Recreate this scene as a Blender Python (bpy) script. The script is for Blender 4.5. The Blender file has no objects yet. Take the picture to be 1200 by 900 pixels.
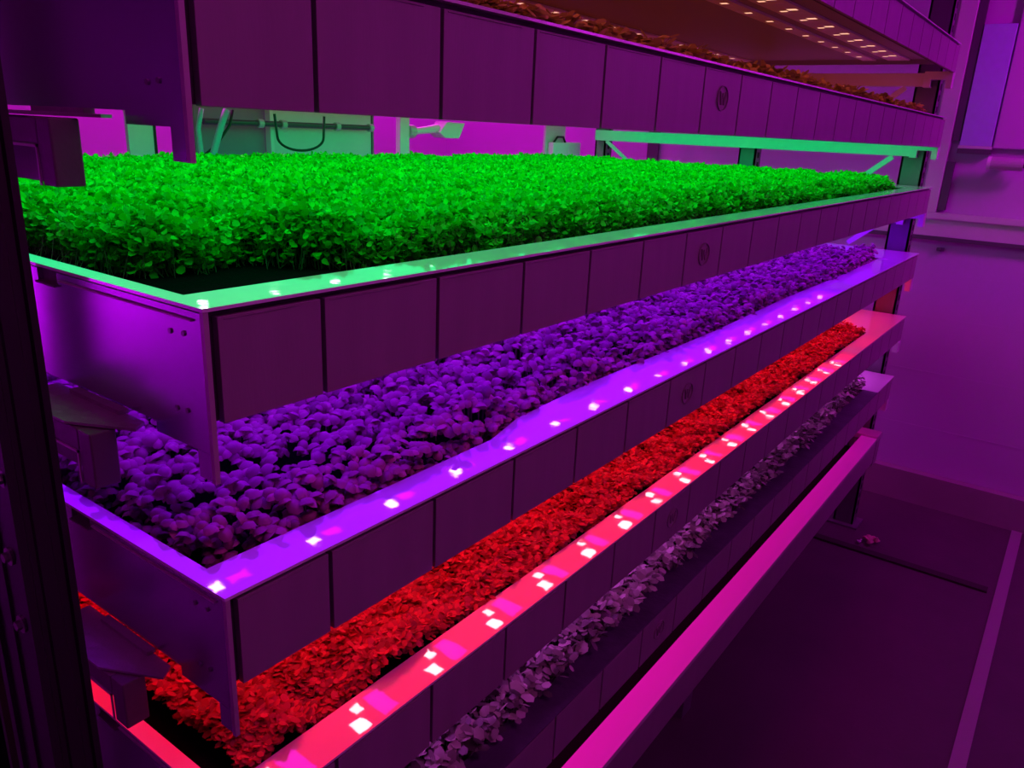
import bpy, math, random
import numpy as np
from mathutils import Matrix, Vector

random.seed(7); RNG = np.random.default_rng(11)
S = 0.5            # metres per rack unit (one shelf spacing)
Z0 = 5.85          # floor depth below the second visible tray's rim, in rack units
LEN, WID = 12.3, 6.2
COL = bpy.context.scene.collection
def W(x, y, z): return Vector((x*S, y*S, (z+Z0)*S))

# ------------------------------------------------------------------ materials
def mat(name, col, rough=.5, metal=0., coat=0., coat_rough=.05, noise=0., nscale=8., bump=0., bscale=30., stretch=None, emit=None, estr=0., trans=0., island=0.):
    m = bpy.data.materials.new(name); m.use_nodes = True
    nt = m.node_tree; b = nt.nodes['Principled BSDF']
    b.inputs['Base Color'].default_value = (*col, 1)
    b.inputs['Roughness'].default_value = rough; b.inputs['Metallic'].default_value = metal
    b.inputs['Coat Weight'].default_value = coat; b.inputs['Coat Roughness'].default_value = coat_rough
    tc = nt.nodes.new('ShaderNodeTexCoord'); mp = nt.nodes.new('ShaderNodeMapping')
    nt.links.new(tc.outputs['Object'], mp.inputs['Vector'])
    if stretch: mp.inputs['Scale'].default_value = stretch
    if noise or island:
        hsv = nt.nodes.new('ShaderNodeHueSaturation'); hsv.inputs['Color'].default_value = (*col, 1)
        mr = nt.nodes.new('ShaderNodeMapRange')
        if island:
            g = nt.nodes.new('ShaderNodeNewGeometry'); nt.links.new(g.outputs['Random Per Island'], mr.inputs['Value']); a = island
        else:
            n = nt.nodes.new('ShaderNodeTexNoise'); n.inputs['Scale'].default_value = nscale; n.inputs['Detail'].default_value = 5
            nt.links.new(mp.outputs['Vector'], n.inputs['Vector']); nt.links.new(n.outputs['Fac'], mr.inputs['Value']); a = noise
        mr.inputs['To Min'].default_value = 1-a; mr.inputs['To Max'].default_value = 1+a
        nt.links.new(mr.outputs['Result'], hsv.inputs['Value']); nt.links.new(hsv.outputs['Color'], b.inputs['Base Color'])
    if bump:
        n2 = nt.nodes.new('ShaderNodeTexNoise'); n2.inputs['Scale'].default_value = bscale; n2.inputs['Detail'].default_value = 3
        nt.links.new(mp.outputs['Vector'], n2.inputs['Vector'])
        bp = nt.nodes.new('ShaderNodeBump'); bp.inputs['Strength'].default_value = bump; bp.inputs['Distance'].default_value = .01
        nt.links.new(n2.outputs['Fac'], bp.inputs['Height']); nt.links.new(bp.outputs['Normal'], b.inputs['Normal'])
        if coat: nt.links.new(bp.outputs['Normal'], b.inputs['Coat Normal'])
    if emit:
        b.inputs['Emission Color'].default_value = (*emit, 1); b.inputs['Emission Strength'].default_value = estr
    return m

M = {}
M['rim'] = mat('brushed_rim_metal', (.86,.86,.86), .45, .0, coat=1, coat_rough=.035, bump=.10, bscale=5)
for m_ in ('rim',): M[m_].node_tree.nodes['Principled BSDF'].inputs['Coat IOR'].default_value=3.0
M['rim_shaded'] = mat('shade_dark_rim', (.085,.055,.11), .5, .0, noise=.6, nscale=12, bump=.3, bscale=40)  # shade of the overhanging leaves put into the rim colour, with random speckle
M['fascia'] = mat('fascia_board', (.30,.245,.27), .42, .1, noise=.14, nscale=5, bump=.04, bscale=60, stretch=(3,3,.4))
M['groove'] = mat('fascia_backing', (.04,.035,.04), .6)
M['edge'] = mat('edge_strip', (.5,.42,.45), .4, .3)
M['endmetal'] = mat('polished_end_sheet', (.52,.42,.62), .27, .92, noise=.06, nscale=2, bump=.03, bscale=3)
M['under'] = mat('underside_sheet', (.35,.35,.36), .5, .2)
M['soil'] = mat('black_growing_mesh', (.008,.008,.009), .9, bump=.6, bscale=90); M['soil'].node_tree.nodes['Principled BSDF'].inputs['Specular IOR Level'].default_value=.0
M['bed'] = mat('grey_tray_liner', (.34,.34,.36), .5, coat=.3, coat_rough=.3)
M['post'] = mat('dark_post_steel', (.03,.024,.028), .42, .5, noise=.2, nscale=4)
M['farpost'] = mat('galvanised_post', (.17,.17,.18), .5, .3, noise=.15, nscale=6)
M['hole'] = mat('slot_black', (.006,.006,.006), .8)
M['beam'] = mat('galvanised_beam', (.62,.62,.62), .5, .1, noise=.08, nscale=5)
M['bolt'] = mat('bolt_steel', (.3,.27,.3), .35, .8)
M['bracket'] = mat('bracket_steel', (.14,.11,.12), .5, .2, noise=.25, nscale=7, bump=.15, bscale=50)
M['platem'] = mat('bracket_plate', (.3,.28,.28), .45, .35, noise=.35, nscale=9, bump=.3, bscale=60)
M['wall'] = mat('insulated_wall_panel', (.55,.3,.62), .55, noise=.07, nscale=1.3, bump=.08, bscale=40)
M['walltrim'] = mat('wall_steel_trim', (.66,.56,.68), .45, .15, noise=.1, nscale=4)
M['walldark'] = mat('dark_seam', (.09,.07,.1), .6)
M['wallblue'] = mat('pale_blue_panel', (.42,.5,.8), .5, noise=.08, nscale=20)
M['fixture'] = mat('grey_lamp_housing', (.55,.52,.55), .4, .2)
M['kerb'] = mat('wall_kerb', (.3,.22,.26), .7, noise=.15, nscale=3)
M['floor'] = mat('dark_concrete_floor', (.085,.06,.07), .6, noise=.3, nscale=2.2, bump=.15, bscale=40)
M['strip'] = mat('floor_strip_steel', (.34,.28,.32), .5, .2)
M['drain'] = mat('floor_channel_rubber', (.03,.02,.02), .7)
M['ceil'] = mat('ceiling_panel', (.4,.36,.4), .7)
M['sheet'] = mat('white_sheet_metal', (.7,.7,.7), .45, .1, noise=.08, nscale=4)
M['purplesheet'] = mat('grey_curtain_sheet', (.3,.24,.33), .5, noise=.3, nscale=3)
M['cable'] = mat('black_cable', (.012,.012,.012), .5)
M['hose'] = mat('lilac_hose', (.5,.42,.6), .4)
M['pipe'] = mat('grey_pipe', (.1,.09,.11), .4, .4)
M['white'] = mat('white_plastic', (.8,.82,.8), .35)
M['stalk'] = mat('thin_stem', (.08,.22,.06), .5)
M['scrap'] = mat('wilted_leaf', (.6,.35,.3), .6)
M['mark'] = mat('faint_printed_mark', (.275,.22,.245), .6)

def leafmat(name, col, rough=.45, island=.35):
    m = mat(name, col, rough, island=island)
    nt = m.node_tree; b = nt.nodes['Principled BSDF']; out = nt.nodes['Material Output']
    tr = nt.nodes.new('ShaderNodeBsdfTranslucent'); mx = nt.nodes.new('ShaderNodeMixShader'); mx.inputs['Fac'].default_value = .18
    src = b.inputs['Base Color'].links[0].from_socket
    nt.links.new(src, tr.inputs['Color'])
    nt.links.new(b.outputs['BSDF'], mx.inputs[1]); nt.links.new(tr.outputs['BSDF'], mx.inputs[2]); nt.links.new(mx.outputs['Shader'], out.inputs['Surface'])
    return m
M['leaf_green'] = leafmat('cress_leaf', (.012,.70,.004), .7, .4)
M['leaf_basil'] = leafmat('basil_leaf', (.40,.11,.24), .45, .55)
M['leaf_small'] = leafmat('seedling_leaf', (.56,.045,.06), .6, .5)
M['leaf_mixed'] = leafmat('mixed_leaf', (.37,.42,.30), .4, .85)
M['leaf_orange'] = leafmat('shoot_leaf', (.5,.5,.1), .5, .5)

# ------------------------------------------------------------------ mesh helpers (rack units in, metres out)
class MB:
    def __init__(s): s.v=[]; s.f=[]
    def box(s, x0,x1,y0,y1,z0,z1):
        n=len(s.v)
        s.v += [(x0,y0,z0),(x1,y0,z0),(x1,y1,z0),(x0,y1,z0),(x0,y0,z1),(x1,y0,z1),(x1,y1,z1),(x0,y1,z1)]
        s.f += [[n+i for i in q] for q in ((0,3,2,1),(4,5,6,7),(0,1,5,4),(1,2,6,5),(2,3,7,6),(3,0,4,7))]
        return s
    def hexa(s, p):
        n=len(s.v); s.v += p
        s.f += [[n+i for i in q] for q in ((0,3,2,1),(4,5,6,7),(0,1,5,4),(1,2,6,5),(2,3,7,6),(3,0,4,7))]
        return s
    def bar(s, a, b, w, h, up=(0,0,1)):
        a=Vector(a); b=Vector(b); d=(b-a).normalized(); u=Vector(up); sd=d.cross(u)
        if sd.length<1e-4: sd=d.cross(Vector((1,0,0)))
        sd.normalize(); u=sd.cross(d)
        p=[]
        for q in (a,b):
            p += [tuple(q+sd*i*w/2+u*j*h/2) for i,j in ((-1,-1),(1,-1),(1,1),(-1,1))]
        return s.hexa(p)
    def tube(s, pts, r, n=10, cap=True):
        pts=[Vector(p) for p in pts]; base=len(s.v); prev=None
        for i,p in enumerate(pts):
            d=(pts[min(i+1,len(pts)-1)]-pts[max(i-1,0)]).normalized()
            u=prev if prev is not None else (Vector((0,0,1)) if abs(d.z)<.9 else Vector((1,0,0)))
            a=d.cross(u).normalized(); u=a.cross(d).normalized(); prev=u
            rr = r[i] if isinstance(r,(list,tuple)) else r
            for k in range(n):
                t=2*math.pi*k/n; s.v.append(tuple(p+(a*math.cos(t)+u*math.sin(t))*rr))
        for i in range(len(pts)-1):
            for k in range(n):
                k2=(k+1)%n; s.f.append([base+i*n+k, base+i*n+k2, base+(i+1)*n+k2, base+(i+1)*n+k])
        if cap:
            s.f.append([base+k for k in range(n)][::-1]); s.f.append([base+(len(pts)-1)*n+k for k in range(n)])
        return s
    def prism(s, poly, axis, a, b):
        n=len(s.v); k=len(poly)
        for c in (a,b):
            for (p,q) in poly:
                s.v.append({'x':(c,p,q),'y':(p,c,q),'z':(p,q,c)}[axis])
        s.f.append(list(range(n,n+k))[::-1]); s.f.append(list(range(n+k,n+2*k)))
        for i in range(k):
            j=(i+1)%k; s.f.append([n+i,n+j,n+k+j,n+k+i])
        return s
    def build(s, name, m, parent=None, bevel=0., smooth=False):
        me=bpy.data.meshes.new(name); me.from_pydata([(x*S,y*S,z*S) for x,y,z in s.v],[],s.f); me.validate()
        import bmesh
        bm=bmesh.new(); bm.from_mesh(me); bmesh.ops.recalc_face_normals(bm, faces=bm.faces); bm.to_mesh(me); bm.free()
        me.materials.append(m)
        if smooth:
            for p in me.polygons: p.use_smooth=True
        o=bpy.data.objects.new(name, me); COL.objects.link(o)
        if parent: o.parent=parent
        if bevel:
            b=o.modifiers.new('edge','BEVEL'); b.width=bevel*S; b.segments=2; b.limit_method='ANGLE'
        return o
def tag(o,label=None,cat=None,group=None,kind=None):
    for k,v in (('label',label),('category',cat),('group',group),('kind',kind)):
        if v: o[k]=v
    return o
def empty(name, loc, label, cat, group=None):
    o=bpy.data.objects.new(name,None); COL.objects.link(o); o.location=W(*loc); o.empty_display_size=.05
    return tag(o,label,cat,group)
def solid(mb, name, m, loc, label=None, cat=None, group=None, kind=None, **k):
    o=mb.build(name,m,None,**k); o.location=W(*loc); return tag(o,label,cat,group,kind)

# ------------------------------------------------------------------ room
XE, YB, YF, XL, ZC, FL = 14.4, 11.5, -6.5, -9.5, 4.6, -5.85
def st(mb,name,m,**k): return solid(mb,name,m,(0,0,0),kind='structure',**k)
st(MB().box(XL,XE+.3,YF,YB,FL-.3,FL),'floor',M['floor'])
st(MB().box(XL,XE+.3,YF,YB,ZC,ZC+.3),'ceiling',M['ceil'])
w=MB(); w.box(XE,XE+.3,YF,YB,FL,ZC)
for z in (-4.4,-3.35,-2.34,-1.56): w.box(XE-.004,XE,YF,YB,z-.012,z+.012)
st(w,'wall_end',M['wall'])
st(MB().box(XL,XE,YB,YB+.3,FL,ZC),'wall_back',M['wall'])
st(MB().box(XL,XE,YF-.3,YF,FL,ZC),'wall_front',M['wall'])
st(MB().box(XL-.3,XL,YF,YB,FL,ZC),'wall_near',M['wall'])
st(MB().box(XE-.22,XE-.02,YF,YB,FL,-5.25),'baseboard_end',M['kerb'])
# horizontal ledge with dark lower seam
st(MB().box(XE-.16,XE-.02,YF,YB,-.60,-.50),'trim_1',M['walltrim'])
st(MB().box(XE-.10,XE-.02,YF,YB,-.90,-.60),'trim_2',M['walltrim'])
st(MB().box(XE-.13,XE-.02,YF,YB,-.97,-.90),'trim_3',M['walldark'])
# wall column with slot, bars and the panels above the ledge
st(MB().box(XE-.14,XE-.02,.16,.42,-.50,ZC),'trim_4',M['walltrim'],bevel=.01)
st(MB().box(XE-.10,XE-.02,.03,.15,.70,ZC),'trim_5',M['walldark'])
st(MB().box(XE-.12,XE-.02,.03,.15,-.45,.36),'trim_6',M['walldark'])
wp=empty('wall_hatch',(XE-.12,-.16,.6),'pale bluish wall hatch beside the lilac wall column','hatch')
MB().box(0,.10,-.29,.18,.03,1.9).build('hatch_panel',M['wallblue'],wp,bevel=.01)
MB().box(-.04,.10,-.31,.19,-.10,-.02).build('lower_rail',M['walldark'],wp)
MB().box(-.03,.10,-.31,.19,-.015,.03).build('sill_lip',M['walltrim'],wp)
st(MB().box(XE-.10,XE-.02,-3.3,-.47,.60,ZC-.5),'trim_10',M['wall'],bevel=.02)
lf=empty('wall_lamp',(XE-.3,-.72,.37),'grey cylindrical lamp fixed to the end wall beside the pale bluish hatch','lamp')
MB().tube([(0,.2,0),(0,-.26,0)],.10,16).build('housing',M['fixture'],lf,smooth=False)
MB().tube([(0,.25,0),(0,.2,0)],.105,16).build('end_cap',M['white'],lf)
MB().box(.02,.28,-.04,.04,-.05,.05).build('bracket',M['fixture'],lf)
MB().tube([(0,-.26,0),(0,-.33,-.02),(0,-.42,0)],.05,10).build('cable_gland',M['walldark'],lf)
cl=empty('wall_clip',(XE-.06,-.02,-1.12),'small dark clip on the wall just below the ledge','clip')
MB().box(-.02,.04,-.06,.06,-.03,.03).build('clip_body',M['walldark'],cl,bevel=.008)
MB().tube([(-.02,0,0),(-.07,0,-.01)],.015,8).build('clip_pin',M['walldark'],cl)
st(MB().box(11.50,11.66,-2.0,1.6,FL,FL+.035),'trim_7',M['drain'])
st(MB().box(4,XE-.25,-2.26,-2.1,FL,FL+.03),'trim_8',M['strip'])
st(MB().box(XE-.07,XE-.02,5.6,5.85,FL,ZC),'trim_9',M['walldark'])

# ------------------------------------------------------------------ trays
def ring_rim(mb,fw=.8):
    z0,z1=-.012,0.
    n=82
    lw=.20
    # near end lip and long lips with returned inner edge, wide far lip
    mb.box(-.012,.06,-.012,WID+.012,z0,z1)
    mb.box(.06,LEN-fw,-.012,lw,z0,z1)
    mb.box(.06,LEN-fw,WID-lw,WID+.012,z0,z1)
    return mb
def tray(level, name_label, soilm, ledcol, fw=.8, fb=.385, rimm='rim', liner=False):
    t=empty('grow_tray',(0,0,-level),name_label,'grow tray','stacked grow trays of the rack')
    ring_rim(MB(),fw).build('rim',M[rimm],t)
    MB().box(LEN-fw,LEN+.012,-.012,WID+.012,-.012,0.).build('far_plate',M['rim'],t)
    if liner: MB().prism([(1.7,.20),(2.1,.30),(3.0,.34),(5,.31),(7,.35),(9,.32),(LEN-fw,.33),(LEN-fw,.20)],'z',-.016,-.008).build('liner_edge',M['rim'],t)
    # dark recess line and backing, then the row of fascia boards
    MB().box(.02,LEN-.02,.03,.06,-fb+.004,-.014).build('fascia_backing',M['groove'],t)
    f=MB(); xs=[.035]+[.46+.605*k for k in range(20)]
    for i,x in enumerate(xs):
        x1 = xs[i+1] if i+1<len(xs) else LEN
        if x1-x<.1: continue
        f.box(x+.010,x1-.010,.0,.03,-fb,-.036)
        f.box(x+.03,x1-.10,-.004,.0,-.046,-.042)
    f.build('front_fascia',M['fascia'],t,bevel=.004)
    MB().box(-.008,.010,-.008,.010,-.58,-.014).build('corner_trim',M['edge'],t)
    MB().box(.0,LEN,WID-.03,WID,-.30,-.036).build('rear_fascia',M['fascia'],t)
    e=MB(); y0,y1=.012,WID-.03
    e.box(.0,.02,y0,.33,-.485,-.075); e.box(.0,.02,.33,.92,-.445,-.075); e.box(.0,.02,1.07,y1,-.445,-.075); e.box(.0,.02,.92,1.07,-.445,-.07)
    e.box(.0,.02,y0,.92,-.075,-.022); e.box(.0,.02,1.07,y1,-.075,-.022)
    ep=e.build('end_panel',M['endmetal'],t)
    MB().box(-.001,.02,.012,.09,-.58,-.485).build('corner_leg',M['endmetal'],t)
    MB().box(-.008,.0,.06,.90,-.052,-.046).build('folded_edge',M['edge'],t)
    sl=MB(); sl.box(.02,.05,.91,1.08,-.08,-.016); sl.box(-.012,.02,.92,1.07,-.076,-.068)
    sl.build('hand_slot',M['bracket'],t)
    for (y,z) in ((.19,-.105),(.115,-.10),(.13,-.36),(.19,-.365)):
        MB().tube([(.0,y,z),(-.005,y,z)],.009,10).build('rivet',M['bolt'],t)
    MB().box(LEN-.02,LEN,.03,WID-.03,-.27,-.014).build('far_end_panel',M['under'],t)
    MB().box(.02,LEN-.02,.06,WID-.03,-.15,-.12).build('growing_bed',soilm,t)
    MB().box(.02,LEN-.02,.06,WID-.03,-.20,-.185).build('underside',M['under'],t)
    # emblem moulded on the sixth board
    em=MB(); cx,cz=3.79,-.20
    for k in range(24):
        a=2*math.pi*k/24; b=2*math.pi*(k+1)/24
        em.bar((cx+.085*math.cos(a),-.003,cz+.075*math.sin(a)),(cx+.085*math.cos(b),-.003,cz+.075*math.sin(b)),.006,.012,up=(0,1,0))
    for a,b in (((-.045,.04),(-.02,-.04)),((-.02,-.04),(.0,.03)),((.0,.03),(.022,-.04)),((.022,-.04),(.045,.04))):
        em.bar((cx+a[0],-.003,cz+a[1]),(cx+b[0],-.003,cz+b[1]),.006,.012,up=(0,1,0))
    em.build('emblem',M['mark'],t)
    # rows of lamps under the tray
    if ledcol:
        dm=mat('diode_glow',(.9,.9,.9),.3,emit=ledcol['dot'],estr=ledcol['dstr'])
        sm=mat('side_diode_glow',(.9,.9,.9),.3,emit=ledcol['side'],estr=ledcol['sstr'])
        ZL=-.225
        for ys in ledcol['rows']:
            # one connected lamp bar whose underside carries square lit chips
            xs_=[.04]; code=[]
            for k in range(19):
                x=.04+.64*k
                if x<.3: continue
                xs_ += [x-.13,x-.036,x-.030,x+.036,x+.080,x+.20]; code += [0,3,0,1,0,2]
            xs_.append(LEN-.12); code.append(0)
            yr=sorted(ys); two=len(yr)==2
            yy=[yr[0]-.10]; ycode=[]
            for n_,y in enumerate(yr):
                h_=.048 if (two and n_==0) else .036
                yy += [y-h_,y+h_]; ycode += [0,(3 if (two and n_==0) else 1)]
            yy.append(yr[-1]+.09); ycode.append(0)
            nx,ny=len(xs_),len(yy); v=[(x,y,ZL) for x in xs_ for y in yy]+[(x,y,-.203) for x in xs_ for y in yy]; f=[]; mi=[]
            for a in range(nx-1):
                for b in range(ny-1):
                    q=[a*ny+b,a*ny+b+1,(a+1)*ny+b+1,(a+1)*ny+b]; f.append(q)
                    mi.append(1 if code[a] in (1,3) and ycode[b]==code[a] else (2 if code[a]==2 and 0<b<ny-2 else 0))
                    f.append([p+nx*ny for p in q][::-1]); mi.append(0)
            def side(p,q): f.append([p,q,q+nx*ny,p+nx*ny]); mi.append(0)
            for a in range(nx-1): side((a+1)*ny,a*ny); side(a*ny+ny-1,(a+1)*ny+ny-1)
            for b in range(ny-1): side(b,b+1); side((nx-1)*ny+b+1,(nx-1)*ny+b)
            me=bpy.data.meshes.new('light_bar'); me.from_pydata([(x*S,y*S,z*S) for x,y,z in v],[],f)
            for mm in (M['white'],dm,sm): me.materials.append(mm)
            me.polygons.foreach_set('material_index',mi); me.update()
            o=bpy.data.objects.new('light_bar',me); COL.objects.link(o); o.parent=t
        ys0=ledcol['y0']
        L=bpy.data.lights.new('grow_lamp','AREA'); L.shape='RECTANGLE'; L.size=(LEN-.2)*S; L.size_y=(WID-.2-ys0)*S
        L.energy=ledcol['power']; L.color=ledcol['fill']; L.spread=math.radians(ledcol['spread'])
        lo=bpy.data.objects.new('grow_lamp',L); COL.objects.link(lo); lo.parent=t
        lo.location=(LEN/2*S, (ys0+WID-.2)/2*S, -.235*S)
    return t

def leds(fill,dot,power,dstr,rows=((.71,.82),(1.18,),(3.1,)),spread=140,side=(1,0,.3),sstr=0.,y0=.1): return dict(fill=fill,dot=dot,power=power,dstr=dstr,rows=rows,spread=spread,side=side,sstr=sstr,y0=y0)
tray(-2,'top tray, only its far fascia showing above the orange seedlings',M['bed'],leds((1,.10,.02),(1,.5,.3),22,1.2))
tray(-1,'tray of orange lit shoots directly above the green crop',M['bed'],leds((.0,1,.32),(.8,1,.8),64,9,rows=((3.1,),),spread=180),fb=.425)
tray(0,'tray with mint green lit rim holding the bright green cress',M['soil'],leds((.23,.0,1),(1,.55,1),140,8,rows=((1.16,),),side=(1,0,.6),sstr=2,spread=175))
tray(1,'tray with violet lit rim below the green crop',M['soil'],leds((1,.0,.03),(1,.80,.88),84,4.8,rows=((.70,.82),),side=(.2,0,1),sstr=1.6,spread=175),fw=1.15,liner=True)
tray(2,'tray with glowing red rim and a row of white light spots',M['soil'],leds((.80,.07,1),(1,.6,1),210,2,rows=((2.0,),),y0=.75),fw=1.7)
tray(3,'lowest planted tray with a shaded purple rim and mixed leaves',M['soil'],leds((1,.0,.45),(1,.6,.9),48,1,rows=((1.18,),)),fw=1.15,rimm='rim_shaded')

# ------------------------------------------------------------------ bottom frame
t=empty('base_frame',(0,0,-4),'empty bottom frame with a broad magenta lit rail, under all the trays','rack frame')
MB().box(0,LEN-.35,0,.24,-.05,0).build('rail_top',M['rim'],t)
MB().box(.02,LEN-.35,.0,.03,-.42,-.05).build('rail_face',M['fascia'],t)
MB().box(LEN-.34,LEN,-.01,.42,-.06,.03).build('end_cap',M['edge'],t,bevel=.01)
MB().box(LEN-.30,LEN-.03,.0,.34,-.5,-.06).build('end_bracket',M['fascia'],t)
MB().box(0,LEN,WID-.24,WID,-.35,0).build('rear_rail',M['beam'],t)
c=[MB().box(x,x+.18,.24,WID-.24,-.5,-.365).build('cross_member',M['farpost'],t) for x in (.1,3.1,6.1,9.1,12.0)]
MB().box(.1,LEN-.1,.04,WID-.1,-.36,-.32).build('base_sheet',M['soil'],t)
for x in (.1,6.0): 
    MB().box(x,x+.25,.5,.8,-1.85,-.36).build('leg',M['farpost'],t)
    MB().box(x,x+.25,5.2,5.5,-1.85,-.36).build('leg',M['farpost'],t)

# ------------------------------------------------------------------ posts at the far end
def far_post(y0,y1,label):
    t=empty('rack_post',(12.42,(y0+y1)/2,FL),label,'post','far end posts of the rack')
    h=(y1-y0)/2; H=ZC-FL-.05
    m=MB(); m.box(0,.03,-h,h,0.03,H); m.box(0,.26,-h,-h+.03,0.03,H); m.box(0,.26,h-.03,h,0.03,H); m.box(.23,.26,-h,-h+.09,.03,H); m.box(.23,.26,h-.09,h,.03,H)
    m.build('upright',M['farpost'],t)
    hl=MB()
    z=.2
    while z<H-.2:
        hl.box(.10,.17,-h-.004,-h,z,z+.09); z+=.16
    hl.build('punched_slots',M['hole'],t)
    MB().box(-.12,.36,-h-.10,h+.10,0,.03).build('foot_plate',M['farpost'],t)
    return t
far_post(.19,.52,'near-side upright at the far end of the rack, beside the wall column')
far_post(2.82,3.12,'middle upright at the far end, crossing the pink gap above the green crop')
far_post(5.78,6.0,'dark upright in the far back corner of the rack')
LV={-1:'top of the picture, behind orange shoots',0:'green lit above the cress crop',1:'violet lit behind the second tray',2:'red lit behind the third tray',3:'purple lit behind the lowest planted tray',4:'dim purple beside the bottom rail'}
for lv in range(-1,5):
    zb=-lv+.50
    t=empty('cross_beam',(12.34,3.05,zb),'broad cross beam at the far rack end, '+LV[lv],'beam','cross beams between the far posts')
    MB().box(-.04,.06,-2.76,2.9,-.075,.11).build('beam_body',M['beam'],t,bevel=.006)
    g=MB(); g.box(-.09,.07,-3.04,-2.66,.02,.13); g.box(-.09,.07,-3.04,-2.96,-.10,.02); g.box(-.09,.07,-2.76,-2.66,-.09,.02)
    g.build('hook_plate',M['beam'],t,bevel=.004)
    MB().bar((-.02,-2.42,-.09),(-.02,-1.98,-.46),.08,.03,up=(1,0,0)).build('brace',M['beam'],t)
    MB().bar((-.02,2.65,-.08),(-.02,2.1,-.46),.06,.03,up=(1,0,0)).build('brace',M['beam'],t)

# ------------------------------------------------------------------ near post (dark folded column)
t=empty('rack_post',(-.655,-.2175,FL),'tall dark bolted column beside the near ends of the trays','post')
H=ZC-FL-.05
prof=[(.055,-.1175),(.040,-.1175),(.036,-.109),(.018,-.109),(.014,-.1175),(-.016,-.1175),(-.020,-.112),(-.032,-.112),(-.036,-.1175),(-.055,-.1175),(-.055,-.100),(-.049,-.097),(-.049,-.012),(-.055,-.009),(-.055,.03),(-.046,.034),(-.046,.085),(-.055,.09),(-.055,.1175),(.055,.1175)]
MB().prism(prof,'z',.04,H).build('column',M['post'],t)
MB().box(-.12,.12,-.2,.2,0,.04).build('foot_plate',M['post'],t)
for y,zz in ((-.09,-FL-.22),(-.052,-FL-.427),(-.056,-FL-.606),(-.055,-FL-1.4),(-.055,-FL+.45)):
    b=MB(); b.tube([(-.049,y,zz),(-.055,y,zz)],.022,18); b.tube([(-.055,y,zz),(-.066,y,zz)],.012,6); b.build('bolt',M['bolt'],t)
for yy,l in ((1.4,'rack column at the near ends of the trays, behind the bolted column'),(5.2,'rack column at the far back of the near tray ends')):
    t=empty('rack_post',(-.26,yy,FL),l,'post')
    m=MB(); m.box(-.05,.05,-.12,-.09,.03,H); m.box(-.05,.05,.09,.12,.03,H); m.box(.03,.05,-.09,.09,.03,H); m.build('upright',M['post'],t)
    MB().box(-.14,.14,-.2,.2,0,.03).build('foot_plate',M['post'],t)

# brackets that carry the trays on the near column
BL={0:'dark box bracket above the near edge of the green crop',1:'dark box bracket over the near edge of the violet tray',2:'dark box bracket by the red crop at the lower picture edge'}
for lv in (0,1,2):
    t=empty('lift_bracket',(-.14,.6,-lv),BL[lv],'bracket','box brackets at the near tray ends')
    m=MB(); m.box(-.04,.05,-.17,-.085,.325,.525); m.box(-.04,.05,-.085,.40,.445,.525); m.box(.02,.05,-.085,.40,.325,.445)
    m.build('box_body',M['bracket'],t,bevel=.006)
    ch=MB(); ch.box(-.046,-.04,-.085,-.077,.325,.445); ch.box(-.046,-.04,-.085,.10,.437,.445); ch.build('channel_edge',M['edge'],t)
    p=MB(); p.prism([(-.05,.40),(-.05,-.02),(.07,-.26),(.125,-.22),(.13,.40)],'z',.530,.540); p.build('top_plate',M['platem'],t)
    MB().box(.10,.135,-.10,.25,.540,.556).build('hanger_tab',M['platem'],t)
    MB().box(-.20,-.04,.40,.68,.46,.52).build('arm',M['bracket'],t)

# ------------------------------------------------------------------ things at the back
ZB=.0
def standing(name,x,label,cat): return empty(name,(x,6.6,FL),label,cat)
t=standing('sheet_panel',6.2,'pale green lit sheet panel behind the crop, crossed by a pipe','panel')
MB().box(-.85,.87,0,.06,0,6.9).build('sheet',M['sheet'],t,bevel=.01); MB().box(-.9,-.85,-.02,.08,0,6.9).build('edge_frame',M['white'],t)
MB().box(.87,.90,-.02,.08,0,6.9).build('edge_frame',M['farpost'],t)
t=standing('sheet_panel',4.85,'purple sheet panel behind the crop between hoses and green sheet','panel')
MB().box(-.55,.5,.1,.15,0,6.9).build('sheet',M['purplesheet'],t); MB().box(-.62,-.55,.08,.17,0,6.9).build('edge_frame',M['farpost'],t)
t=standing('sheet_panel',3.57,'narrow green sheet panel left of the near corner leg','panel')
MB().box(-.13,.16,0,.06,0,6.9).build('sheet',M['sheet'],t); MB().box(.16,.19,-.01,.07,0,6.9).build('edge_frame',M['post'],t)
pp=empty('wall_pipe',(4.3,6.5,.48),'thin dark horizontal pipe running in front of the back sheets','pipe')
MB().tube([(0,0,.0),(2.68,0,.0)],.035,12).build('pipe_run',M['pipe'],pp)
for x in (.75,1.10,2.0,2.62): MB().tube([(x,0,0),(x+.07,0,0)],.055,12).build('coupling',M['fixture'],pp)
t=standing('sensor_post',7.72,'green lit post holding a sideways sensor head above the crop','sensor')
MB().box(-.10,.10,-.05,.05,0,6.55).build('post',M['white'],t,bevel=.01)
MB().tube([(.1,0,6.30),(.22,0,6.30)],[.10,.10],12).build('swivel',M['fixture'],t)
MB().tube([(.22,0,6.30),(.5,0,6.33),(.78,0,6.36)],[.05,.055,.07],12).build('arm',M['white'],t)
h=MB(); h.hexa([(.72,-.12,6.28),(.80,-.12,6.24),(1.18,-.12,6.26),(.78,-.12,6.44)]+[(.72,.12,6.28),(.80,.12,6.24),(1.18,.12,6.26),(.78,.12,6.44)])
h=MB(); h.prism([(.70,6.30),(.84,6.22),(1.18,6.22),(1.32,6.46),(.88,6.47)],'y',-.13,.13); h.build('sensor_head',M['white'],t,bevel=.015)
t=standing('junction_box_stand',12.0,'green lit panel with two small boxes at the far back corner','box')
MB().box(-.42,.26,0,.05,0,6.9).build('backing_panel',M['sheet'],t)
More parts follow.
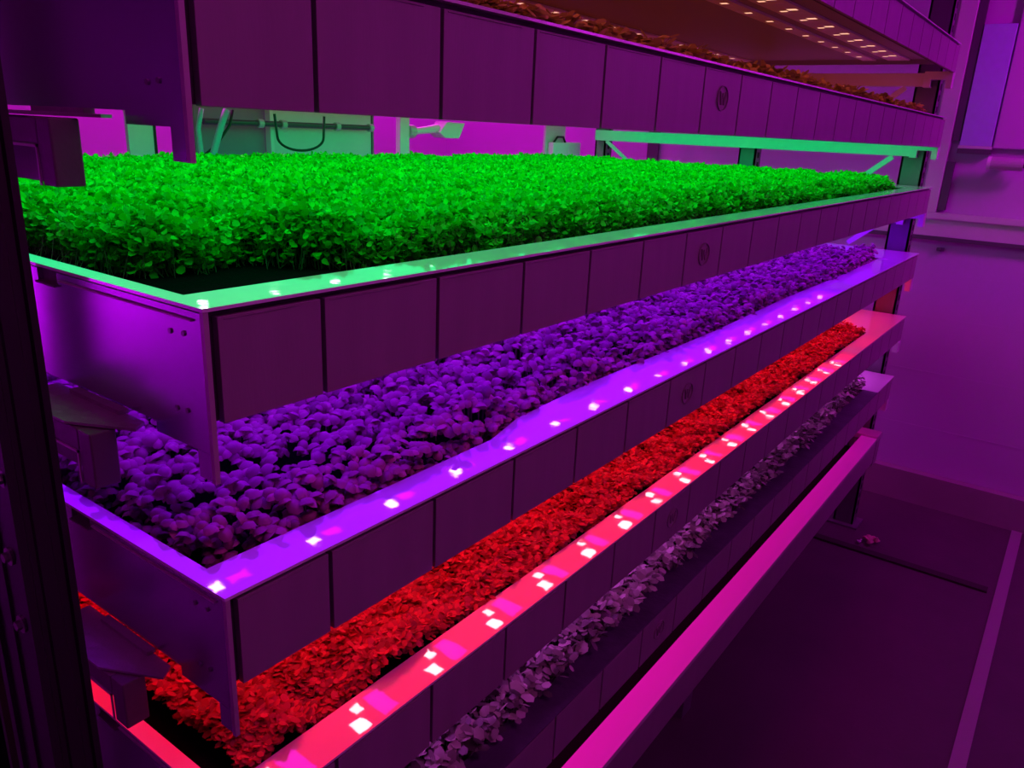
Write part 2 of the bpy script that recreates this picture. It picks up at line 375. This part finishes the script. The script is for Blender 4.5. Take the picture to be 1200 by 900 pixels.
MB().box(-.34,.16,-.14,0,5.85,6.20).build('box',M['white'],t,bevel=.02); MB().box(.2,.68,-.12,.0,5.85,6.21).build('box',M['white'],t,bevel=.02)
MB().tube([(-.2,-.05,6.2),(-.1,-.06,6.30),(.1,-.06,6.30),(.2,-.05,6.2)],.02,8).build('handle',M['cable'],t)
cb=MB(); pts=[]
for k in range(17):
    a=math.pi*(k/16); pts.append((5.39-.36*math.cos(a),6.1,.34-.16*math.sin(a)))
pts=[(5.0,6.1,.6)]+pts+[(5.77,6.1,.60)]
solid(MB().tube([(x-5.4,y-6.1,z-.4) for x,y,z in pts],.016,8),'hanging_cable',M['cable'],(5.4,6.1,.4),'black cable hanging in a loop in front of the green sheet','cable',smooth=True)
for (x0,x1,r,l,mm) in ((4.16,4.12,.028,'thin curved lilac hose beside the near corner leg','hose'),(4.48,4.26,.04,'thicker slanted lilac hose near the purple sheet','hose')):
    solid(MB().tube([(x0,6.3,.62),(x0-.06 if x0<4.3 else x0-.1,6.3,.4),(x1,6.3,.1),(x1,6.3,-.3),(x1,6.3,FL+.02)],r,10),'water_hose',M[mm],(0,0,0),l,'hose',smooth=True)
solid(MB().tube([(4.10,6.35,.05),(4.35,6.35,.22),(4.55,6.35,.45),(4.6,6.35,.62)],.016,8),'thin_cable',M['cable'],(0,0,0),'thin dark cable crossing behind the lilac hoses','cable',smooth=True)

# ------------------------------------------------------------------ crops
def leaf_tpl(kind):
    if kind=='round':      # small, slightly cupped cress leaflet
        out=[]; n=7
        for k in range(n):
            a=2*math.pi*k/n; out.append((.55+.5*math.cos(a), .42*math.sin(a)*(1+.15*math.cos(a)), .10*math.cos(2*a)))
        v=[(.5,0,-.07)]+out+[(0,0,-.1)]
        f=[(0,1+k,1+(k+1)%n) for k in range(n)]
        return np.array(v),np.array(f)
    if kind=='dome':       # puckered leaf curled down at its rim
        v=[(.5,0,.22)]; n=7
        for r,z in ((.33,.15),(.52,-.10)):
            for k in range(n):
                a=2*math.pi*(k+.5*(r>.4))/n; v.append((.5+r*math.cos(a), r*.85*math.sin(a), z-(.05 if r>.4 and k%2 else 0)))
        f=[(0,1+k,1+(k+1)%n) for k in range(n)]
        for k in range(n):
            k2=(k+1)%n; f += [(1+k,1+n+k,1+k2),(1+k2,1+n+k,1+n+k2)]
        return np.array(v),np.array(f)
    if kind=='pad':        # oval seedling leaf
        v=[(.5,0,.06)]; n=6
        for k in range(n):
            a=2*math.pi*k/n; v.append((.5+.5*math.cos(a), .36*math.sin(a), 0))
        return np.array(v),np.array([(0,1+k,1+(k+1)%n) for k in range(n)])
def leaves_arrays(P, size, yaw, pitch, roll, tpl):
    V,F=tpl; n=len(P); k=len(V)
    cy,sy=np.cos(yaw),np.sin(yaw); cp,sp=np.cos(pitch),np.sin(pitch); cr,sr=np.cos(roll),np.sin(roll)
    R=np.zeros((n,3,3))
    # Rz(yaw) Ry(-pitch) Rx(roll)
    R[:,0,0]=cy*cp; R[:,0,1]=-sy*cr-cy*sp*sr; R[:,0,2]=sy*sr-cy*sp*cr
    R[:,1,0]=sy*cp; R[:,1,1]=cy*cr-sy*sp*sr; R[:,1,2]=-cy*sr-sy*sp*cr
    R[:,2,0]=sp; R[:,2,1]=cp*sr; R[:,2,2]=cp*cr
    v=np.einsum('nij,kj->nki',R,V)*size[:,None,None]+P[:,None,:]
    f=(F[None]+ (np.arange(n)*k)[:,None,None])
    return v.reshape(-1,3), f.reshape(-1,3)
def mesh_np(name, parts, m, smooth=True):
    vs=[];fs=[];off=0
    for v,f in parts:
        vs.append(v); fs.append(f+off); off+=len(v)
    v=np.concatenate(vs)*S; f=np.concatenate(fs)
    me=bpy.data.meshes.new(name); me.vertices.add(len(v)); me.vertices.foreach_set('co',v.astype(np.float32).ravel())
    me.loops.add(f.size); me.loops.foreach_set('vertex_index',f.astype(np.int32).ravel())
    me.polygons.add(len(f)); me.polygons.foreach_set('loop_start',np.arange(0,f.size,3,dtype=np.int32))
    if smooth: me.polygons.foreach_set('use_smooth',np.ones(len(f),dtype=bool))
    me.update(calc_edges=True); me.materials.append(m)
    return me
def stuff(name, me, loc, label, cat):
    o=bpy.data.objects.new(name,me); COL.objects.link(o); o.location=W(*loc); return tag(o,label,cat,None,'stuff')
def vnoise(x,y,sc,seed=0):
    # smooth value noise, vectorised
    r=np.random.default_rng(seed); G=r.random((128,128))
    u=x/sc+17.3; v=y/sc+5.7; i=np.floor(u).astype(int); j=np.floor(v).astype(int); a=u-i; b=v-j
    a=a*a*(3-2*a); b=b*b*(3-2*b); i%=127; j%=127
    return (G[i,j]*(1-a)*(1-b)+G[i+1,j]*a*(1-b)+G[i,j+1]*(1-a)*b+G[i+1,j+1]*a*b)
def stems(P0,P1,r):
    # three-sided thin stalks
    n=len(P0); v=np.zeros((n,6,3)); 
    for k in range(3):
        a=2*math.pi*k/3; o=np.array([math.cos(a)*r,math.sin(a)*r,0]); v[:,k]=P0+o; v[:,3+k]=P1+o
    F=np.array([(0,1,4),(0,4,3),(1,2,5),(1,5,4),(2,0,3),(2,3,5)])
    return v.reshape(-1,3),(F[None]+(np.arange(n)*6)[:,None,None]).reshape(-1,3)

# green cress on tray 0
def front0(x):
    return np.interp(x,[0,.3,.6,.95,1.25,1.6,2.4,5,9,11.2,11.6],[1.3,1.12,1.02,1.06,.62,.48,.38,.33,.30,.34,.6])
def green_crop():
    R=RNG; N=250000
    x=.20+ (LEN-1.0)*R.random(N)**1.25; x=np.where(x>LEN-.85,.3+R.random(N)*10,x)
    y=.3+ (WID-.55)*R.random(N)**1.15
    f=front0(x)+(vnoise(x,y,.18,3)-.5)*.16
    ends=np.clip((LEN-.85-x)/.2,0,1); xs=.34+.10*vnoise(x,y,.2,8)
    keep=(y>f)&(x>xs); x,y,f=x[keep],y[keep],f[keep]
    d=np.minimum(y-f,x-xs[keep])
    top=.05+.075*vnoise(x,y,.30,1)+.05*vnoise(x,y,.11,2)
    top=top*np.clip(.45+d/.25,.45,1)
    depth=R.random(len(x))**1.6*.12
    side=(d<.12)&(R.random(len(x))<.75)
    z=top-depth; z=np.where(side,-.095+(top+.095)*R.random(len(x)),z)
    n=len(x); size=.028+.022*R.random(n)+.006*np.clip(x/6,0,1)
    P=np.stack([x,y,z],1); yaw=R.random(n)*6.283
    a=leaves_arrays(P,size,yaw,R.normal(.12,.55,n),R.normal(0,.55,n),leaf_tpl('round'))
    # a second leaflet from the same stalk
    b=leaves_arrays(P[::2]+[0,0,.004],size[::2]*.9,yaw[::2]+2.2,R.normal(.2,.4,len(P[::2])),R.normal(0,.4,len(P[::2])),leaf_tpl('round'))
    me=mesh_np('cress_crop',[a,b],M['leaf_green'])
    o=stuff('cress_crop',me,(0,0,0),'dense bright green cress filling the mint rimmed tray','crop')
    m=(d<.35)&(x<6); Q=P[m]; Q0=Q.copy(); Q0[:,2]=-.117; Q0[:,:2]+=R.normal(0,.03,(len(Q),2)); Q0[:,1]=np.maximum(Q0[:,1],.25); Q0[:,0]=np.maximum(Q0[:,0],.15)
    s=stems(Q0[::4],Q[::4],.0018)
    so=bpy.data.objects.new('stalks',mesh_np('stalks',[s],M['stalk'],False)); COL.objects.link(so); so.parent=o; so['kind']='stuff'
green_crop()

# plants with a few leaves: violet tray and lowest tray
def plant_arrays(P, sc, R, tpl, nleaf=4, spread=.5):
    parts=[]
    for k in range(nleaf):
        n=len(P); yaw=R['yaw']+k*(2*math.pi/nleaf if nleaf!=4 else math.pi/2)+R['j'][:,k]
        s=sc*(1.0 if k%2==0 else .78)
        pit=.05+R['p'][:,k]*.45 - (.0 if k%2==0 else .25)
        off=np.stack([np.cos(yaw)*-.10*s,np.sin(yaw)*-.10*s,(.0 if k%2==0 else -.022)+R['h'][:,k]*.02],1)
        parts.append(leaves_arrays(P+off,s,yaw,pit,R['r'][:,k]*.4,tpl))
    return parts
def rnd(n): return dict(yaw=RNG.random(n)*6.283,j=RNG.normal(0,.3,(n,5)),p=RNG.normal(0,1,(n,5)),h=RNG.normal(0,1,(n,5)),r=RNG.normal(0,1,(n,5)))
def planted(level, step, x0, x1, frontf, ymax, topf, scf, tplk, nleaf, m, pname, slabel, scat, ilabel, icat, igroup, pick, nind=300):
    gx=np.arange(x0,x1,step); gy=np.arange(.12,ymax,step*.92)
    X,Y=np.meshgrid(gx,gy,indexing='ij'); X=X+(np.arange(len(gy))%2)*step*.5
    X=(X+RNG.normal(0,step*.22,X.shape)).ravel(); Y=(Y+RNG.normal(0,step*.22,Y.shape)).ravel()
    k=(Y>frontf(X))&(X>x0)&(X<x1); X,Y=X[k],Y[k]
    Z=topf(X,Y); sc=scf(X,Y)
    cam=np.array([-1.33,-2.10,.55+level]); D=np.sqrt((X-cam[0])**2+(Y-cam[1])**2+(Z-cam[2])**2)
    D=np.where(pick(X,Y),D,1e9); idx=np.argsort(D)[:nind]; mask=np.ones(len(X),bool); mask[idx]=False
    tpl=leaf_tpl(tplk)
    # the crop as one mass
    P=np.stack([X,Y,Z],1)[mask]; parts=plant_arrays(P,sc[mask],rnd(len(P)),tpl,nleaf)
    Q0=P.copy(); Q0[:,2]=-.117; Q0[:,1]=np.maximum(Q0[:,1],.24); parts.append(stems(Q0,P,.004))
    e_=np.where((Y-frontf(X)<.10)|(X-x0<.10))[0]; e_=np.repeat(e_,3); E_=np.stack([X[e_]+RNG.normal(.03,.04,len(e_)),np.maximum(Y[e_]+RNG.normal(.02,.035,len(e_)),.25),np.tile([-.08,-.05,-.02],len(e_)//3)],1)
    parts += plant_arrays(E_,sc[e_]*.9,rnd(len(e_)),tpl,nleaf)
    stuff(pname+'_crop',mesh_np(pname+'_crop',parts,m),(0,0,-level),slabel,scat)
    # the nearest ones as plants of their own: 8 shapes, copied
    protos=[]
    for v in range(8):
        P=np.zeros((1,3)); pa=plant_arrays(P,np.array([1.]),rnd(1),tpl,nleaf)
        pa=[(v_*1.0,f_) for v_,f_ in pa]
        leavesm=mesh_np(pname,pa,m)
        stm=mesh_np('stem',[stems(np.array([[0,0,-.55]]),np.array([[0,0,0.]]),.06)],M['stalk'],False)
        protos.append((leavesm,stm))
    first={}
    for q,i in enumerate(idx):
        v=q%8
        if v not in first:
            o=bpy.data.objects.new(pname,protos[v][0]); c=bpy.data.objects.new('stem',protos[v][1]); first[v]=(o,c)
        else:
            o=first[v][0].copy(); c=first[v][1].copy()
        COL.objects.link(o); COL.objects.link(c); c.parent=o
        tag(o,ilabel,icat,igroup)
        o.location=W(X[i],Y[i],Z[i]-level); o.rotation_euler=(RNG.normal(0,.15),RNG.normal(0,.15),RNG.random()*6.283)
        o.scale=(sc[i],)*3
ft2=lambda x: np.interp(x,[0,.5,1.6,2.2,3,5,7,9,11.2],[.25,.24,.24,.32,.36,.33,.37,.34,.35])
planted(1,.075,.12,11.15,ft2,WID-.3,lambda x,y:-.04+.11*vnoise(x,y,.4,21)+.13*vnoise(x,y,.10,22)-.04*np.clip(1-(y-ft2(x))/.12,0,1),
        lambda x,y:.055+.030*vnoise(x,y,.06,5),'dome',4,M['leaf_basil'],'basil_plant',
        'mass of violet lit basil leaves filling the second tray','crop',
        'small rounded basil plant under violet light near the second tray corner','plant','basil plants nearest the second tray corner',
        lambda x,y:(y<1.5))
ft4=lambda x: np.interp(x,[0,4,8,10.8,11.2],[.12,.12,.13,.18,.22])
planted(3,.062,.2,11.15,ft4,WID-.3,lambda x,y:.045+.06*np.clip((y-.1)/.2,0,1)+.07*vnoise(x,y,.35,31)+.07*vnoise(x,y,.13,32),
        lambda x,y:.065+.05*vnoise(x,y,.08,6),'pad',4,M['leaf_mixed'],'salad_plant',
        'mass of dull purple salad leaves behind the dim bottom rim','crop',
        'small pinkish grey salad plant along the rim of the lowest planted tray','plant','salad plants nearest the lowest tray rim',
        lambda x,y:(y<.6)&(x>3.2))
# red seedlings on tray 2
def small_crop(level,m,name,label,ymin,ymax,x1,N,ht,s0,seed,frontf):
    R=RNG; x=.2+(x1-.2)*R.random(N)**1.15; y=ymin+(ymax-ymin)*R.random(N)**1.6
    k=y>frontf(x)+(vnoise(x,y,.2,seed)-.5)*.025; x,y=x[k],y[k]; n=len(x)
    d=y-frontf(x)
    z=-.03+ht*vnoise(x,y,.22,seed+1)+.5*ht*vnoise(x,y,.07,seed+2)-R.random(n)**2*.06
    size=s0*(.8+.5*R.random(n))
    a=leaves_arrays(np.stack([x,y,z],1),size,R.random(n)*6.283,R.normal(.05,.38,n),R.normal(0,.38,n),leaf_tpl('pad'))
    stuff(name,mesh_np(name,[a],m),(0,0,-level),label,'crop')
ft3=lambda x: np.interp(x,[0,10,10.4,10.7],[.235,.235,.235,.25])
small_crop(2,M['leaf_small'],'seedling_crop','carpet of red lit seedlings filling the third tray',.2,WID-.3,10.62,200000,.10,.040,41,ft3)
small_crop(-1,M['leaf_orange'],'shoot_crop','orange red shoots on the tray above the green crop',.1,WID-.3,11.4,50000,.12,.07,51,lambda x:.16+0*x)

# fallen leaf scraps at the post foot
t=empty('leaf_scraps',(11.95,-.2,FL),'small pinkish wilted leaf scraps on the floor by the post foot','leaf scraps')
for q,(x,y,s,m_) in enumerate(((0,0,.16,'scrap'),(.12,-.1,.12,'scrap'),(-.10,.12,.07,'white'))):
    a=leaves_arrays(np.array([[x,y,.03],[x+.03,y+.02,.04],[x-.04,y+.03,.05]]),np.array([s,s*.8,s*.9]),np.array([.3+q,2.2+q,4.1]),np.array([.5,.7,.4]),np.array([.1,.4,.2]),leaf_tpl('dome'))
    o=bpy.data.objects.new('leaf',mesh_np('leaf',[a],M[m_])); COL.objects.link(o); o.parent=t

# ------------------------------------------------------------------ unseen fill lamps, added in place of the glow of other racks
def fill_lamp(x,y,label,power,col=(1,.012,.88),length=3.0,rot=(0,0,0),z=ZC-.02):
    t=empty('added_fill_lamp',(x,y,z),label,'lamp','added fill lamps of the room')
    MB().box(-length/2,length/2,-.18,.18,-.12,0).build('housing',M['white'],t,bevel=.02)
    gm=mat('fill_tube_glow',(.9,.9,.9),.3,emit=col,estr=3)
    MB().tube([(-length/2+.1,0,-.15),(length/2-.1,0,-.15)],.06,10).build('tube',gm,t)
    L=bpy.data.lights.new('lamp','AREA'); L.shape='RECTANGLE'; L.size=length*S*.9; L.size_y=.3*S; L.energy=power; L.color=col
    lo=bpy.data.objects.new('fill_light',L); COL.objects.link(lo); lo.parent=t; lo.location=(0,0,-.25*S); lo.rotation_euler=rot
    if z<ZC-.1:
        for u in (-.7,.7): MB().tube([(u,0,0),(u,0,ZC-z)],.015,6).build('cord',M['cable'],t)
fill_lamp(11.7,-4.6,'added magenta fill lamp over the aisle, turned to the end wall',120,col=(.92,.006,1),rot=(0,-1.0,0))
fill_lamp(1.0,-4.3,'added magenta fill lamp over the near half of the aisle',22,col=(1,.085,.75))
fill_lamp(-4.0,1.5,'added magenta fill lamp before the near rack ends',9)
fill_lamp(-5.1,10.5,'added violet fill lamp hung low on cords in the back near corner',58,col=(.72,.0,1),rot=(.5,0,0),z=-1.2,length=1.7)  # added low so the tray end panels reflect a lit wall
fill_lamp(6.0,9.2,'added magenta fill lamp behind the rack, middle',65)
fill_lamp(12.2,9.2,'added magenta fill lamp behind the rack, by the end wall',50)

wd=bpy.data.worlds.new('world'); wd.use_nodes=True; bpy.context.scene.world=wd
wd.node_tree.nodes['Background'].inputs[0].default_value=(.1,.02,.12,1); wd.node_tree.nodes['Background'].inputs[1].default_value=.05

# ------------------------------------------------------------------ camera
cd=bpy.data.cameras.new('camera'); cam=bpy.data.objects.new('camera',cd); COL.objects.link(cam)
cd.sensor_width=36; cd.lens=920.18*36/1200; cd.clip_start=.02; cd.clip_end=60
Rm=Matrix.Rotation(-.80055499,4,'Z')@Matrix.Rotation(1.25397644,4,'X')@Matrix.Rotation(-.14300615,4,'Y')
cam.matrix_world=Matrix.Translation(W(-1.32890412,-2.10106214,.55200116))@Rm
sc=bpy.context.scene; sc.camera=cam
sc.view_settings.view_transform='Standard'; sc.view_settings.look='None'; sc.view_settings.gamma=1; sc.view_settings.exposure=0; sc.view_settings.use_curve_mapping=False
sc.cycles.max_bounces=6; sc.cycles.diffuse_bounces=3; sc.cycles.glossy_bounces=3; sc.cycles.use_denoising=True; sc.cycles.sample_clamp_indirect=4
